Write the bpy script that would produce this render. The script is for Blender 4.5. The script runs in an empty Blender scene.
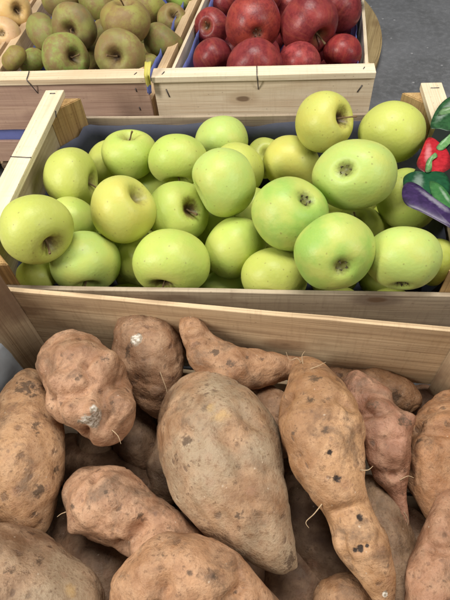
import bpy, bmesh, math, random
import numpy as np
from mathutils import Vector, Matrix, noise
random.seed(7)
SC = bpy.context.scene
COL = SC.collection

# ------------------------------------------------------------------ camera
PITCH, YAW, ROLL = 0.9184049955248264, 0.14610910475455754, -0.09723210983221574
CAM = Vector((0.3554626027, -0.3542096996, 0.407555002))
FPX = 500.0                                   # focal length for a 450 x 600 frame
cy, sy = math.cos(YAW), math.sin(YAW)
FWD = Vector((-sy*math.cos(PITCH), cy*math.cos(PITCH), -math.sin(PITCH)))
_r0 = Vector((cy, sy, 0)); _u0 = _r0.cross(FWD)
RGT = _r0*math.cos(ROLL) + _u0*math.sin(ROLL)
UPV = -_r0*math.sin(ROLL) + _u0*math.cos(ROLL)
cam_data = bpy.data.cameras.new('camera')
cam = bpy.data.objects.new('camera', cam_data); COL.objects.link(cam)
cam.matrix_world = Matrix(((RGT.x, UPV.x, -FWD.x, CAM.x), (RGT.y, UPV.y, -FWD.y, CAM.y),
                           (RGT.z, UPV.z, -FWD.z, CAM.z), (0, 0, 0, 1)))
cam_data.sensor_fit = 'VERTICAL'; cam_data.sensor_height = 24; cam_data.sensor_width = 18
cam_data.lens = 24*FPX/600; cam_data.clip_start = .01; cam_data.clip_end = 100
SC.camera = cam

def at_z(x, y, z):                            # the point at height z seen at this place in the photo
    d = FWD + RGT*((x-225)/FPX) - UPV*((y-300)/FPX)
    return CAM + d*((z-CAM.z)/d.z)
def size_at(P, px):                           # real size of px picture pixels at point P
    return px*((P-CAM).dot(FWD))/FPX

# ------------------------------------------------------------------ materials
class NT:
    def __init__(s, name):
        s.m = bpy.data.materials.new(name); s.m.use_nodes = True
        s.t = s.m.node_tree; s.t.nodes.clear()
        s.out = s.n('ShaderNodeOutputMaterial'); s.b = s.n('ShaderNodeBsdfPrincipled')
        s.l(s.b.outputs[0], s.out.inputs[0])
        s.tc = s.n('ShaderNodeTexCoord'); s.oi = s.n('ShaderNodeObjectInfo')
    def n(s, t, **k):
        o = s.t.nodes.new(t)
        for a, v in k.items(): setattr(o, a, v)
        return o
    def l(s, a, b): s.t.links.new(a, b)
    def val(s, sock, v):
        if hasattr(v, 'links') or hasattr(v, 'is_linked'): s.l(v, sock)
        else:
            if isinstance(v, (tuple, list)) and len(v) == 3 and sock.type == 'RGBA': v = (*v, 1)
            sock.default_value = v
    def math(s, op, a, b=0.0, c=None):
        o = s.n('ShaderNodeMath', operation=op); s.val(o.inputs[0], a); s.val(o.inputs[1], b)
        if c is not None: s.val(o.inputs[2], c)
        return o.outputs[0]
    def coord(s, scale=(1, 1, 1), rnd=13.0):
        mp = s.n('ShaderNodeVectorMath', operation='MULTIPLY'); s.l(s.tc.outputs['Object'], mp.inputs[0]); mp.inputs[1].default_value = scale
        ad = s.n('ShaderNodeVectorMath', operation='ADD'); s.l(mp.outputs[0], ad.inputs[0])
        cb = s.n('ShaderNodeCombineXYZ'); r = s.math('MULTIPLY', s.oi.outputs['Random'], rnd)
        for i in range(3): s.l(r, cb.inputs[i])
        s.l(cb.outputs[0], ad.inputs[1]); return ad.outputs[0]
    def noise(s, vec, scale, detail=4, rough=.55, dist=0.0):
        o = s.n('ShaderNodeTexNoise'); s.l(vec, o.inputs['Vector'])
        o.inputs['Scale'].default_value = scale; o.inputs['Detail'].default_value = detail
        o.inputs['Roughness'].default_value = rough; o.inputs['Distortion'].default_value = dist
        return o.outputs['Fac']
    def voro(s, vec, scale, rnd=1.0):
        o = s.n('ShaderNodeTexVoronoi'); s.l(vec, o.inputs['Vector']); o.inputs['Scale'].default_value = scale
        o.inputs['Randomness'].default_value = rnd
        return o
    def step(s, v, lo, hi, a=0.0, b=1.0):
        o = s.n('ShaderNodeMapRange', interpolation_type='SMOOTHSTEP'); s.val(o.inputs[0], v)
        o.inputs[1].default_value = lo; o.inputs[2].default_value = hi
        o.inputs[3].default_value = a; o.inputs[4].default_value = b
        return o.outputs[0]
    def mix(s, f, a, b, mode='MIX'):
        o = s.n('ShaderNodeMix', data_type='RGBA', blend_type=mode)
        s.val(o.inputs[0], f); s.val(o.inputs[6], a); s.val(o.inputs[7], b)
        return o.outputs[2]
    def attr(s, name):
        return s.n('ShaderNodeAttribute', attribute_name=name).outputs['Fac']
    def bump(s, h, strength, dist):
        o = s.n('ShaderNodeBump'); s.l(h, o.inputs['Height'])
        o.inputs['Strength'].default_value = strength; o.inputs['Distance'].default_value = dist
        s.l(o.outputs[0], s.b.inputs['Normal']); return o
    def set(s, **k):
        for a, v in k.items(): s.val(s.b.inputs[a.replace('_', ' ')], v)

def wood_mat(name, light, dark, ring=(.55, .42, .28), stain=None, stain_amt=0.0, rough=.7, contrast=1.0):
    s = NT(name)
    c1 = s.coord((1.6, 34, 34)); c2 = s.coord((6, 210, 210)); c3 = s.coord((7, 14, 14))
    fib2 = s.noise(s.coord((5, 620, 620), 17), 1.0, 3, .65); saw = s.noise(s.coord((240, 26, 26), 19), 1.0, 3, .6)
    a = s.noise(c1, 1.0, 4, .6, .6)
    rings = s.math('SINE', s.math('MULTIPLY', s.noise(s.coord((1.0, 15, 15)), 1.0, 2, .4, .3), 46.0))
    rings = s.step(rings, .35, 1.0)
    fib = s.noise(c2, 1.0, 3, .6)
    blot = s.noise(c3, 1.0, 4, .6)
    col = s.mix(s.step(a, .3, .72), light, dark)
    col = s.mix(s.math('MULTIPLY', rings, .30*contrast), col, ring)
    col = s.mix(s.math('MULTIPLY', s.step(fib, .5, .75), .35*contrast), col, ring, 'MULTIPLY')
    col = s.mix(s.math('MULTIPLY', s.step(fib2, .48, .68), .42*contrast), col, ring, 'MULTIPLY')
    col = s.mix(s.math('MULTIPLY', s.step(saw, .50, .72), .20), col, ring)
    if stain:
        col = s.mix(s.math('MULTIPLY', s.step(blot, .5, .72), stain_amt), col, stain)
    kv = s.voro(s.coord((6.5, 15, 15), 23), 1.0)
    kd = s.math('ADD', kv.outputs['Distance'], s.math('MULTIPLY', blot, .10))
    col = s.mix(s.step(kd, .17, .30, .7, 0), col, ring)
    col = s.mix(s.step(kd, .11, .15, .75, 0), col, (.13, .07, .035))
    speck = s.voro(s.coord((60, 130, 130)), 1.0)
    col = s.mix(s.step(speck.outputs['Distance'], .05, .10, .5, 0.0), col, (.16, .09, .05))
    col = s.mix(1.0, col, s.oi.outputs['Color'], 'MULTIPLY')
    s.set(Base_Color=col, Roughness=rough, Specular_IOR_Level=.3)
    s.bump(s.math('ADD', s.math('ADD', fib, s.math('MULTIPLY', fib2, .6)), s.math('ADD', s.math('MULTIPLY', a, .6), s.math('MULTIPLY', saw, .5))), .55, .0009)
    return s.m
M = {}
M['pale_wood'] = wood_mat('pale_wood', (.82, .72, .54), (.74, .62, .44), (.56, .43, .28), (.60, .44, .28), .35, contrast=.8)
M['end_wood'] = wood_mat('end_wood', (.60, .42, .32), (.48, .32, .25), (.36, .23, .18), (.62, .50, .40), .4)
M['post_wood'] = wood_mat('post_wood', (.56, .40, .20), (.42, .27, .12), (.24, .14, .06))
M['grey_wood'] = wood_mat('grey_wood', (.48, .39, .28), (.34, .26, .18), (.16, .11, .08), (.14, .07, .04), .75)
M['tan_wood'] = wood_mat('tan_wood', (.64, .49, .31), (.50, .36, .215), (.26, .16, .09), (.24, .15, .09), .85)

def simple(name, col, rough=.5, metal=0.0, spec=.5, amp=.25, sc=40, bump=0.0):
    s = NT(name); n = s.noise(s.coord(), sc, 4, .6)
    lo = tuple(c*(1-amp) for c in col); hi = tuple(min(1, c*(1+amp)) for c in col)
    s.set(Base_Color=s.mix(n, lo, hi), Roughness=rough, Metallic=metal, Specular_IOR_Level=spec)
    if bump: s.bump(n, bump, .001)
    return s.m
M['staple'] = simple('staple_metal', (.13, .12, .12), .45, .8)
M['navy_paper'] = simple('navy_paper', (.046, .050, .078), .7, amp=.25, sc=45, bump=.5)
M['blue_paper'] = simple('blue_paper', (.15, .18, .46), .7, amp=.2, sc=60, bump=.15)
M['grey_blue_paper'] = simple('grey_blue_paper', (.34, .37, .40), .7, amp=.15, sc=60, bump=.2)
M['yellow_paper'] = simple('yellow_paper', (.52, .46, .09), .6, amp=.3, sc=80)
M['stem'] = simple('apple_stem', (.16, .10, .045), .8, amp=.4, sc=400)
M['calyx'] = simple('apple_calyx', (.07, .05, .03), .9, amp=.5, sc=300)
M['root'] = simple('root_hair', (.42, .30, .18), .8, amp=.3, sc=300)

def apple_mat(name, base2, russet, cav, dot, dot_amt, streak=None, patch=None, patch_amt=0.0, rough=.42, bl=.5):
    """base colour comes from the object's colour, its alpha is the amount of russet round the stem"""
    s = NT(name)
    c = s.coord(); sep = s.n('ShaderNodeSeparateXYZ'); s.l(s.tc.outputs['Object'], sep.inputs[0])
    x, y, z = sep.outputs
    rad = s.math('SQRT', s.math('ADD', s.math('MULTIPLY', x, x), s.math('MULTIPLY', y, y)))
    big = s.noise(c, 1.3, 3, .5)
    col = s.mix(s.step(big, .35, .68), s.oi.outputs['Color'], s.mix(.8, s.oi.outputs['Color'], base2))
    if patch:
        col = s.mix(s.math('MULTIPLY', s.step(s.noise(c, 1.7, 6, .75), .40, .62), patch_amt), col, patch)
    if streak:
        ang = s.math('ARCTAN2', y, x); cb = s.n('ShaderNodeCombineXYZ')
        s.l(s.math('MULTIPLY', s.math('SINE', ang), 7.0), cb.inputs[0]); s.l(s.math('MULTIPLY', s.math('COSINE', ang), 7.0), cb.inputs[1]); s.l(s.math('ADD', s.math('MULTIPLY', z, .9), s.math('MULTIPLY', s.oi.outputs['Random'], 20.0)), cb.inputs[2])
        st = s.noise(cb.outputs[0], 1.0, 4, .6)
        col = s.mix(s.math('MULTIPLY', s.step(st, .46, .76), .30), col, streak)
    fine = s.noise(c, 26, 3, .6)
    col = s.mix(s.step(fine, .3, .75, 0, .16), col, base2)
    v = s.voro(c, 17)
    col = s.mix(s.math('MULTIPLY', s.step(v.outputs['Distance'], .05, .10, 1, 0), dot_amt), col, dot)
    v2 = s.voro(s.coord((1, 1, 1), 31), 4.4)
    col = s.mix(s.math('MULTIPLY', s.step(s.math('ADD', v2.outputs['Distance'], s.math('MULTIPLY', fine, .30)), .22, .28, 1, 0), bl*.8), col, (.20, .12, .045))
    top = s.math('MULTIPLY', s.step(s.math('ADD', rad, s.math('MULTIPLY', s.noise(c, 7, 4, .7), .55)), .36, .72, 1, 0), s.step(z, .2, .4))
    col = s.mix(s.math('MULTIPLY', top, s.oi.outputs['Alpha']), col, russet)
    col = s.mix(s.math('MULTIPLY', s.math('MULTIPLY', s.step(s.math('ADD', rad, s.math('MULTIPLY', s.noise(c, 11, 4, .7), .22)), .18, .36, 1, 0), s.step(z, .2, .4)), s.math('MINIMUM', s.math('MULTIPLY', s.oi.outputs['Alpha'], 1.1), 1.0)), col, (.055, .032, .014))
    bot = s.math('MULTIPLY', s.step(s.math('ADD', rad, s.math('MULTIPLY', s.noise(c, 9, 4, .7), .25)), .20, .42, 1, 0), s.step(z, -.3, -.45))
    col = s.mix(s.math('MULTIPLY', bot, .75), col, cav)
    s.set(Base_Color=col, Roughness=s.step(fine, .2, .8, rough-.05, rough+.10), Specular_IOR_Level=.33, Subsurface_Weight=.3,
          Subsurface_Scale=.010, Subsurface_Radius=(1.0, .8, .3), Coat_Weight=.03, Coat_Roughness=.3)
    s.bump(s.noise(c, 9, 3, .5), .05, .04)
    return s.m
M['golden'] = apple_mat('golden_apple_skin', (.53, .56, .14), (.17, .095, .035), (.10, .075, .022), (.24, .24, .06), .42)
M['russet'] = apple_mat('russet_apple_skin', (.33, .33, .09), (.15, .09, .03), (.07, .05, .03), (.34, .30, .16), .5, patch=(.25, .150, .066), patch_amt=.9, rough=.55)
M['red'] = apple_mat('red_apple_skin', (.34, .05, .045), (.30, .12, .05), (.12, .06, .03), (.48, .26, .16), .4, streak=(.42, .13, .06), patch=(.12, .012, .018), patch_amt=.8, rough=.36, bl=.1)
M['blush'] = apple_mat('blush_apple_skin', (.70, .50, .22), (.20, .12, .05), (.16, .10, .04), (.45, .30, .12), .3, streak=(.62, .26, .14), rough=.4)

def tuber_mat():
    s = NT('sweet_potato_skin')
    c = s.coord()
    n1 = s.noise(c, 17, 5, .62, .3); n2 = s.noise(c, 60, 5, .65); n3 = s.noise(c, 240, 4, .65); n4 = s.noise(s.coord((1, 1, 1), 29), 24, 6, .72, .5)
    base = s.oi.outputs['Color']
    dark = s.mix(1.0, base, (.58, .50, .44), 'MULTIPLY')
    col = s.mix(s.step(n1, .42, .68), base, dark)
    col = s.mix(s.step(n2, .40, .68, 0, .6), col, s.mix(.5, base, (.66, .45, .29)))
    col = s.mix(s.step(n4, .49, .68, 0, .78), col, (.135, .083, .05))                 # clinging soil
    bl = s.noise(s.coord((1, 1, 1), 19), 9, 5, .7, .8)
    col = s.mix(s.step(bl, .50, .62, 0, .5), col, s.mix(1.0, base, (.46, .38, .32), 'MULTIPLY'))
    grey = s.math('MULTIPLY', s.step(s.noise(s.coord((1, 1, 1), 7), 15, 4, .6), .36, .62), s.oi.outputs['Alpha'])
    col = s.mix(grey, col, s.mix(n2, (.30, .215, .135), (.47, .36, .24)))               # dry grey soil film
    lv = s.voro(s.coord((34, 34, 95)), 1.0)
    col = s.mix(s.step(s.math('ADD', lv.outputs['Distance'], s.math('MULTIPLY', n3, .12)), .13, .19, .7, 0), col, (.12, .068, .042))  # lenticel scars
    pv = s.voro(s.coord((1, 1, 1), 41), 46)
    pk = s.math('MULTIPLY', s.step(s.math('ADD', pv.outputs['Distance'], s.math('ADD', s.math('MULTIPLY', n2, .75), s.math('MULTIPLY', n3, .25))), .50, .68, .55, 0), s.step(n1, .34, .50))
    col = s.mix(pk, col, (.09, .052, .036))
    pv2 = s.voro(s.coord((1, 1, 1), 47), 105)
    col = s.mix(s.step(s.math('ADD', pv2.outputs['Distance'], s.math('ADD', s.math('MULTIPLY', n3, .55), s.math('MULTIPLY', n1, .7))), .64, .80, .45, 0), col, (.115, .062, .045))
    rv = s.voro(s.coord((1, 1, 1), 71), 52)
    col = s.mix(s.step(s.math('ADD', rv.outputs['Distance'], s.math('MULTIPLY', n2, .6)), .40, .60, .22, 0), col, (.36, .19, .12))
    fleck = s.voro(s.coord((1, 1, 1), 17), 75)
    col = s.mix(s.step(s.math('ADD', fleck.outputs['Distance'], s.math('MULTIPLY', n3, .25)), .15, .20, .55, 0), col, (.62, .50, .38))
    col = s.mix(s.math('MULTIPLY', s.step(n3, .48, .70), .55), col, s.mix(1.0, base, (.42, .34, .28), 'MULTIPLY'))
    so = s.math('ADD', s.attr('soil'), s.math('MULTIPLY', s.math('SUBTRACT', s.math('ADD', s.math('MULTIPLY', n2, .6), s.math('MULTIPLY', n3, .4)), .5), 4.2))
    col = s.mix(s.step(so, .38, 1.0, 0, .85), col, s.mix(n3, (.04, .025, .017), (.13, .08, .047)))
    brk = s.math('ADD', s.attr('pit'), s.math('MULTIPLY', s.math('SUBTRACT', s.math('ADD', s.math('MULTIPLY', n2, .6), s.math('MULTIPLY', n3, .4)), .5), 1.5))
    col = s.mix(s.step(brk, .42, .75), col, (.035, .022, .016))
    wb = s.math('ADD', s.math('MULTIPLY', s.attr('scuff'), 1.35), s.math('MULTIPLY', s.math('SUBTRACT', s.math('ADD', s.math('MULTIPLY', n2, .65), s.math('MULTIPLY', n3, .35)), .5), 2.6))
    col = s.mix(s.step(wb, .38, .8, 0, .95), col, s.mix(s.step(n3, .4, .6), (.80, .75, .66), (.30, .24, .17)))
    yb = s.math('ADD', s.attr('flesh'), s.math('MULTIPLY', s.math('SUBTRACT', s.math('ADD', s.math('MULTIPLY', n2, .5), s.math('MULTIPLY', n4, .5)), .5), 3.2))
    col = s.mix(s.step(yb, .35, 1.1, 0, .62), col, (.52, .33, .13))
    col = s.mix(s.step(s.math('ABSOLUTE', s.math('SUBTRACT', s.noise(s.coord((1, 1, 1), 53), 38, 6, .75, 2.2), .5)), 0, .03, .14, 0), col, (.15, .09, .055))
    col = s.mix(s.step(s.noise(s.coord((1, 1, 1), 61), 700, 2, .6), .55, .75, 0, .3), col, (.17, .10, .06))
    s.set(Base_Color=col, Roughness=s.step(n2, .3, .7, .5, .72), Specular_IOR_Level=.35, Subsurface_Weight=.05, Subsurface_Scale=.004, Subsurface_Radius=(1, .5, .25))
    h = s.math('ADD', s.math('MULTIPLY', n2, 1.0), s.math('MULTIPLY', n3, .35))
    wr = s.noise(s.coord((1, 1, 1), 53), 38, 6, .75, 2.2)
    h = s.math('ADD', h, s.math('MULTIPLY', s.math('ABSOLUTE', s.math('SUBTRACT', wr, .5)), .45))
    h = s.math('SUBTRACT', h, s.math('MULTIPLY', pk, .6))
    h = s.math('SUBTRACT', h, s.step(lv.outputs['Distance'], .10, .22, .25, 0))
    s.bump(h, .75, .0026)
    return s.m
M['tuber'] = tuber_mat()

def floor_mat():
    s = NT('grey_floor'); c = s.coord((1, 1, 1), 0)
    n = s.noise(c, 5, 6, .65); n2 = s.noise(c, 70, 5, .7); n3 = s.noise(c, 420, 3, .6)
    col = s.mix(s.step(n, .32, .68), (.115, .117, .12), (.18, .184, .195))
    col = s.mix(s.step(n2, .42, .72, 0, .45), col, (.26, .265, .28))
    col = s.mix(s.step(n3, .55, .8, 0, .45), col, (.045, .045, .047))
    sp = s.voro(c, 26)
    col = s.mix(s.step(s.math('ADD', sp.outputs['Distance'], s.math('MULTIPLY', n2, .12)), .12, .15, .7, 0), col, (.42, .42, .43))
    s.set(Base_Color=col, Roughness=s.step(n2, .3, .7, .38, .6), Specular_IOR_Level=.4)
    s.bump(n3, .2, .001); return s.m
M['floor'] = floor_mat()

# ------------------------------------------------------------------ object helpers
def link(name, mesh, mat=None, parent=None, smooth=True):
    o = bpy.data.objects.new(name, mesh); COL.objects.link(o)
    if mat and not mesh.materials: mesh.materials.append(mat)
    if smooth and len(mesh.polygons) and not mesh.polygons[0].use_smooth:
        mesh.polygons.foreach_set('use_smooth', [True]*len(mesh.polygons))
    if parent: o.parent = parent
    return o
def tag(o, label, cat, group=None):
    o['label'] = label; o['category'] = cat
    if group: o['group'] = group
    return o
def empty(name, loc):
    o = bpy.data.objects.new(name, None); o.empty_display_size = .02; o.location = loc; COL.objects.link(o); return o

def place(o, parent, world):
    """put o at a world matrix under a parent that is only translated"""
    o.parent = parent; o.matrix_basis = Matrix.Translation(-parent.location) @ world

def box_mesh(name, sx, sy, sz, bev=.0009, seg=10, warp=.0007, seed=0, bow=0.0):
    """board: length along x, slightly uneven, softened edges, centred on the origin"""
    bm = bmesh.new(); bmesh.ops.create_cube(bm, size=1)
    for v in bm.verts: v.co = Vector((v.co.x*sx, v.co.y*sy, v.co.z*sz))
    bmesh.ops.bevel(bm, geom=list(bm.edges), offset=bev, segments=2, affect='EDGES', profile=.6)
    for i in range(1, seg):
        bmesh.ops.bisect_plane(bm, geom=bm.verts[:]+bm.edges[:]+bm.faces[:], plane_co=(-sx/2+sx*i/seg, 0, 0), plane_no=(1, 0, 0))
    for v in bm.verts:
        q = Vector((v.co.x*9+seed*3.7, seed*1.3, 0))
        v.co.z += warp*noise.noise(q)*(1 if sz < sy else 1.6)
        v.co.y += warp*noise.noise(q+Vector((0, 9, 3)))+bow*(1-(2*v.co.x/sx)**2)
        if abs(v.co.z) > sz*.35: v.co.z += .0009*noise.noise(Vector((v.co.x*60+seed, v.co.z*9, 5)))*(sz > .02)
    me = bpy.data.meshes.new(name); bm.to_mesh(me); bm.free()
    for p in me.polygons: p.use_smooth = False
    return me
_seed = [0]
def board(name, parent, p0, p1, z0, z1, th, mat, tint=(1, 1, 1), inward=None, bow=0.0, kind_w=None):
    """board standing between plan points p0, p1 (its outer face), from z0 to z1, th thick towards 'inward'"""
    _seed[0] += 1
    p0 = Vector(p0); p1 = Vector(p1); d = (p1-p0); L = d.length; d.normalize(); nrm = Vector((-d.y, d.x))
    if inward is not None and nrm.dot(Vector(inward)-(p0+p1)/2) < 0: nrm = -nrm
    c = (p0+p1)/2 + nrm*th/2
    flip = -1 if (d.x*nrm.y-d.y*nrm.x) < 0 else 1
    me = box_mesh(name, L, th, z1-z0, seed=_seed[0], bow=bow*flip)
    rot = Matrix.Rotation(math.atan2(d.y, d.x), 4, 'Z')
    o = link(name, me, mat, smooth=False); place(o, parent, Matrix.Translation((c.x, c.y, (z0+z1)/2)) @ rot)
    o.color = (*tint, 1); return o

def tube_mesh(name, pts, rad, seg=8):
    bm = bmesh.new(); rings = []
    pts = [Vector(p) for p in pts]; n = len(pts)
    rads = rad if isinstance(rad, (list, tuple)) else [rad]*n
    t0 = (pts[1]-pts[0]).normalized(); ref = t0.orthogonal().normalized()
    for i, p in enumerate(pts):
        t = (pts[min(i+1, n-1)]-pts[max(i-1, 0)]).normalized(); ref = (ref-t*ref.dot(t)).normalized(); b = t.cross(ref)
        rings.append([bm.verts.new(p+(ref*math.cos(a)+b*math.sin(a))*rads[i]) for a in [2*math.pi*k/seg for k in range(seg)]])
    for i in range(n-1):
        for k in range(seg): bm.faces.new((rings[i][k], rings[i][(k+1) % seg], rings[i+1][(k+1) % seg], rings[i+1][k]))
    bm.faces.new(rings[0][::-1]); bm.faces.new(rings[-1])
    me = bpy.data.meshes.new(name); bm.to_mesh(me); bm.free(); return me

def staple(lath, pts_world, root, r=.0007):
    """a wire staple nailed into a lath: sub-part of the lath"""
    o = link('staple', tube_mesh('staple', pts_world, r, 6), M['staple'])
    o.parent = lath; o.matrix_basis = (Matrix.Translation(root.location) @ lath.matrix_basis).inverted()
    return o

# ------------------------------------------------------------------ crates
def crate(name, label, a0, a1, b0, b1, ztop, bottom, woods, tints, lath_w=.0295, side_drop=.047, b1h=.09, egap=.026, s1h=.10, sgap=.035, group='wooden fruit crates', post_in=.0134, side_th=.0062):
    a0, a1, b0, b1 = map(Vector, (a0, a1, b0, b1)); cen = (a0+a1+b0+b1)/4
    root = empty(name, (cen.x, cen.y, bottom)); tag(root, label, 'crate', group)
    LT = .010
    parts = {'laths': []}
    bed = bottom+.012
    wl, we, wp, wsd = woods; tl, te, tp, ts = tints
    sdir = {}
    for (p, q, o0, o1) in ((a0, a1, b0, b1), (b0, b1, a0, a1)):
        mid = (p+q)/2; inn = ((o0+o1)/2-mid).normalized()
        l = board('top_lath', root, p, q, ztop-LT, ztop, lath_w, wl, tl, cen); parts['laths'].append(l)
        e0 = p+inn*.006; e1 = q+inn*.006
        board('end_board', root, e0, e1, ztop-LT-b1h, ztop-LT-.0002, .007, we, te, cen)
        board('end_board', root, e0, e1, bed+.004, ztop-LT-b1h-egap, .007, we, te, cen)
        for (c, d, o) in ((p, q, o0), (q, p, o1)):       # triangular corner posts
            u = (d-c).normalized(); w = (o-c).normalized()
            base = c+u*(side_th+.0006)+w*post_in; k = .042
            tri = [base, base+u*k, base+w*k]
            bm = bmesh.new(); z0, z1 = bed+.001, ztop-LT-.0004
            org = (tri[0]+tri[1]+tri[2])/3; zc = (z0+z1)/2
            lo = [bm.verts.new((z0-zc, t.x-org.x, t.y-org.y)) for t in tri]; hi = [bm.verts.new((z1-zc, t.x-org.x, t.y-org.y)) for t in tri]
            bm.faces.new(lo); bm.faces.new(hi)
            for i in range(3): bm.faces.new((lo[i], lo[(i+1) % 3], hi[(i+1) % 3], hi[i]))
            bmesh.ops.recalc_face_normals(bm, faces=bm.faces[:]); bmesh.ops.bevel(bm, geom=list(bm.edges), offset=.0012, segments=2, affect='EDGES')
            me = bpy.data.meshes.new('corner_post'); bm.to_mesh(me); bm.free()
            for f_ in me.polygons: f_.use_smooth = False
            po = link('corner_post', me, wp, smooth=False)
            # local x is the grain direction (up)
            rot = Matrix(((0, 1, 0, 0), (0, 0, 1, 0), (1, 0, 0, 0), (0, 0, 0, 1)))
            place(po, root, Matrix.Translation((org.x, org.y, zc)) @ rot); po.color = (*tp, 1)
    for (p, q) in ((a0, b0), (a1, b1)):
        d = (q-p).normalized(); s0 = p+d*.0005; s1 = q-d*.0005
        # side boards run outside the posts, tucked between the end laths
        zt = ztop-side_drop
        parts['side'] = parts.get('side', []) + [board('side_board', root, s0+d*.013, s1-d*.013, zt-s1h, zt, side_th, wsd, ts, cen)]
        board('side_board', root, s0+d*.013, s1-d*.013, bed+.004, zt-s1h-sgap, side_th, wsd, ts, cen)
    # floor slats, one part
    bm = bmesh.new(); n = 7
    for i in range(n):
        f0, f1 = (i+.04)/n, (i+.96)/n
        A = a0.lerp(a1, .02+.96*f0), b0.lerp(b1, .02+.96*f0), b0.lerp(b1, .02+.96*f1), a0.lerp(a1, .02+.96*f1)
        lo = [bm.verts.new((v.x-cen.x, v.y-cen.y, bottom+.004)) for v in A]; hi = [bm.verts.new((v.x-cen.x, v.y-cen.y, bed)) for v in A]
        bm.faces.new(lo); bm.faces.new(hi)
        for j in range(4): bm.faces.new((lo[j], lo[(j+1) % 4], hi[(j+1) % 4], hi[j]))
    bmesh.ops.recalc_face_normals(bm, faces=bm.faces[:])
    me = bpy.data.meshes.new('base_slats'); bm.to_mesh(me); bm.free()
    o = link('base_slats', me, M['grey_wood'], smooth=False); place(o, root, Matrix.Translation((cen.x, cen.y, 0))); o.color = (.38, .34, .30, 1)  # slats tinted dark to imitate the shade seen down the gaps
    for (p, q) in ((a0, a1), (b0, b1)):                     # feet under the ends
        board('foot_runner', root, p.lerp(q, .03), p.lerp(q, .97), bottom, bottom+.0038, .03, wsd, ts, cen)
    parts['root'] = root
    return parts

def liner(name, label, a0, a1, b0, b1, zt, zb, mat, seed=0, inset=.0165, jag=.006, ends=None, group=None):
    """crinkled paper sheet lining a crate: an open tray that follows walls and posts"""
    a0, a1, b0, b1 = map(Vector, (a0, a1, b0, b1)); cen = (a0+a1+b0+b1)/4
    quad = [a0, b0, b1, a1]; loop = []
    for i in range(4):
        p = quad[i]; prv = quad[i-1]; nx = quad[(i+1) % 4]
        u = (nx-p).normalized(); w = (prv-p).normalized()
        c = p+u*inset+w*inset
        loop += [c+w*.043, c+u*.043]
    pts = []
    for i in range(len(loop)):
        p, q = loop[i], loop[(i+1) % len(loop)]; n = max(3, int((q-p).length/.012))
        pts += [p.lerp(q, k/n) for k in range(n)]
    bm = bmesh.new(); rows = []; R = 9
    def top(p):
        z = zt
        if ends: z = ends(p, zt)
        return z + jag*noise.noise(Vector((p.x*14+seed, p.y*14, 1)))
    for r in range(R):
        row = []
        for p in pts:
            z = zb+(top(p)-zb)*r/(R-1)
            k = .0034*noise.noise(Vector((p.x*30, p.y*30, z*24+seed)))+.0014*noise.noise(Vector((p.x*85, p.y*85, z*70+seed)))+.0008
            v = (cen-p).normalized()
            row.append(bm.verts.new((p.x+v.x*(k+.0016)-cen.x, p.y+v.y*(k+.0016)-cen.y, z)))
        rows.append(row)
    n = len(pts)
    for r in range(R-1):
        for i in range(n): bm.faces.new((rows[r][i], rows[r][(i+1) % n], rows[r+1][(i+1) % n], rows[r+1][i]))
    bm.faces.new(rows[0][::-1])
    me = bpy.data.meshes.new(name); bm.to_mesh(me); bm.free()
    o = link(name, me, mat); o.location = (cen.x, cen.y, 0)
    md = o.modifiers.new('thickness', 'SOLIDIFY'); md.thickness = .0006
    return tag(o, label, 'paper liner', group)

FLOOR_Z = -.237
# floor
bm = bmesh.new(); bmesh.ops.create_grid(bm, x_segments=8, y_segments=8, size=6)
me = bpy.data.meshes.new('floor'); bm.to_mesh(me); bm.free()
fl = link('floor', me, M['floor'], smooth=False); fl.location = (0, 1, FLOOR_Z); fl['kind'] = 'structure'
# round board under the rear crates
bm = bmesh.new(); bmesh.ops.create_cone(bm, cap_ends=True, segments=160, radius1=.56, radius2=.56, depth=.0295)
bmesh.ops.bevel(bm, geom=[e for e in bm.edges if len(e.link_faces) == 2 and e.calc_face_angle() > .7], offset=.005, segments=3, affect='EDGES')
me = bpy.data.meshes.new('round_board'); bm.to_mesh(me); bm.free()
rb = link('round_board', me, M['post_wood'], smooth=False); rb.rotation_euler = (0, 0, 1.35)
rb.location = (.066, 1.0, FLOOR_Z+.01475)
rb.color = (.80, .86, .86, 1); tag(rb, 'round brown wooden board poking out from under the crate of red apples', 'board')
REAR_B = FLOOR_Z+.0297

WH = (1, 1, 1)
apple_q = ((0, 0), (0, .36), (.6, 0), (.6, .36))
sweet_q = ((-.028, -.384), (.005, -.0055), (.57, -.437), (.603, -.058))
red_q = ((.153, .428), (.518, .428), (.215, 1.03), (.558, 1.03))
rus_q = ((-.190, .428), (.143, .428), (-.195, 1.03), (.203, 1.03))
blush_q = ((-.56, .428), (-.2, .428), (-.56, 1.03), (-.204, 1.03))
cA = crate('fruit_crate', 'pale wooden crate of yellow-green apples with white end laths, in the middle', *apple_q, 0.0, FLOOR_Z+.0005,
           (M['pale_wood'], M['pale_wood'], M['post_wood'], M['grey_wood']), ((1, 1, .97), (.86, .84, .74), (1, .95, .85), (1, 1, 1)))
cS = crate('fruit_crate', 'brown wooden crate nearest the viewer, heaped with sweet potatoes', *sweet_q, .017, FLOOR_Z+.0005,
           (M['pale_wood'], M['tan_wood'], M['tan_wood'], M['tan_wood']), ((.9, .85, .75), WH, (.95, .95, .97), (1.12, 1.12, 1.12)), s1h=.112, sgap=.040)
cR = crate('fruit_crate', 'pale wooden crate of red apples lined with blue paper', *red_q, -.02, REAR_B,
           (M['pale_wood'], M['pale_wood'], M['post_wood'], M['pale_wood']), ((1, 1, 1), (1.04, 1.0, .98), (1.4, 1.5, 1.7), (1, 1, 1)))
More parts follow.
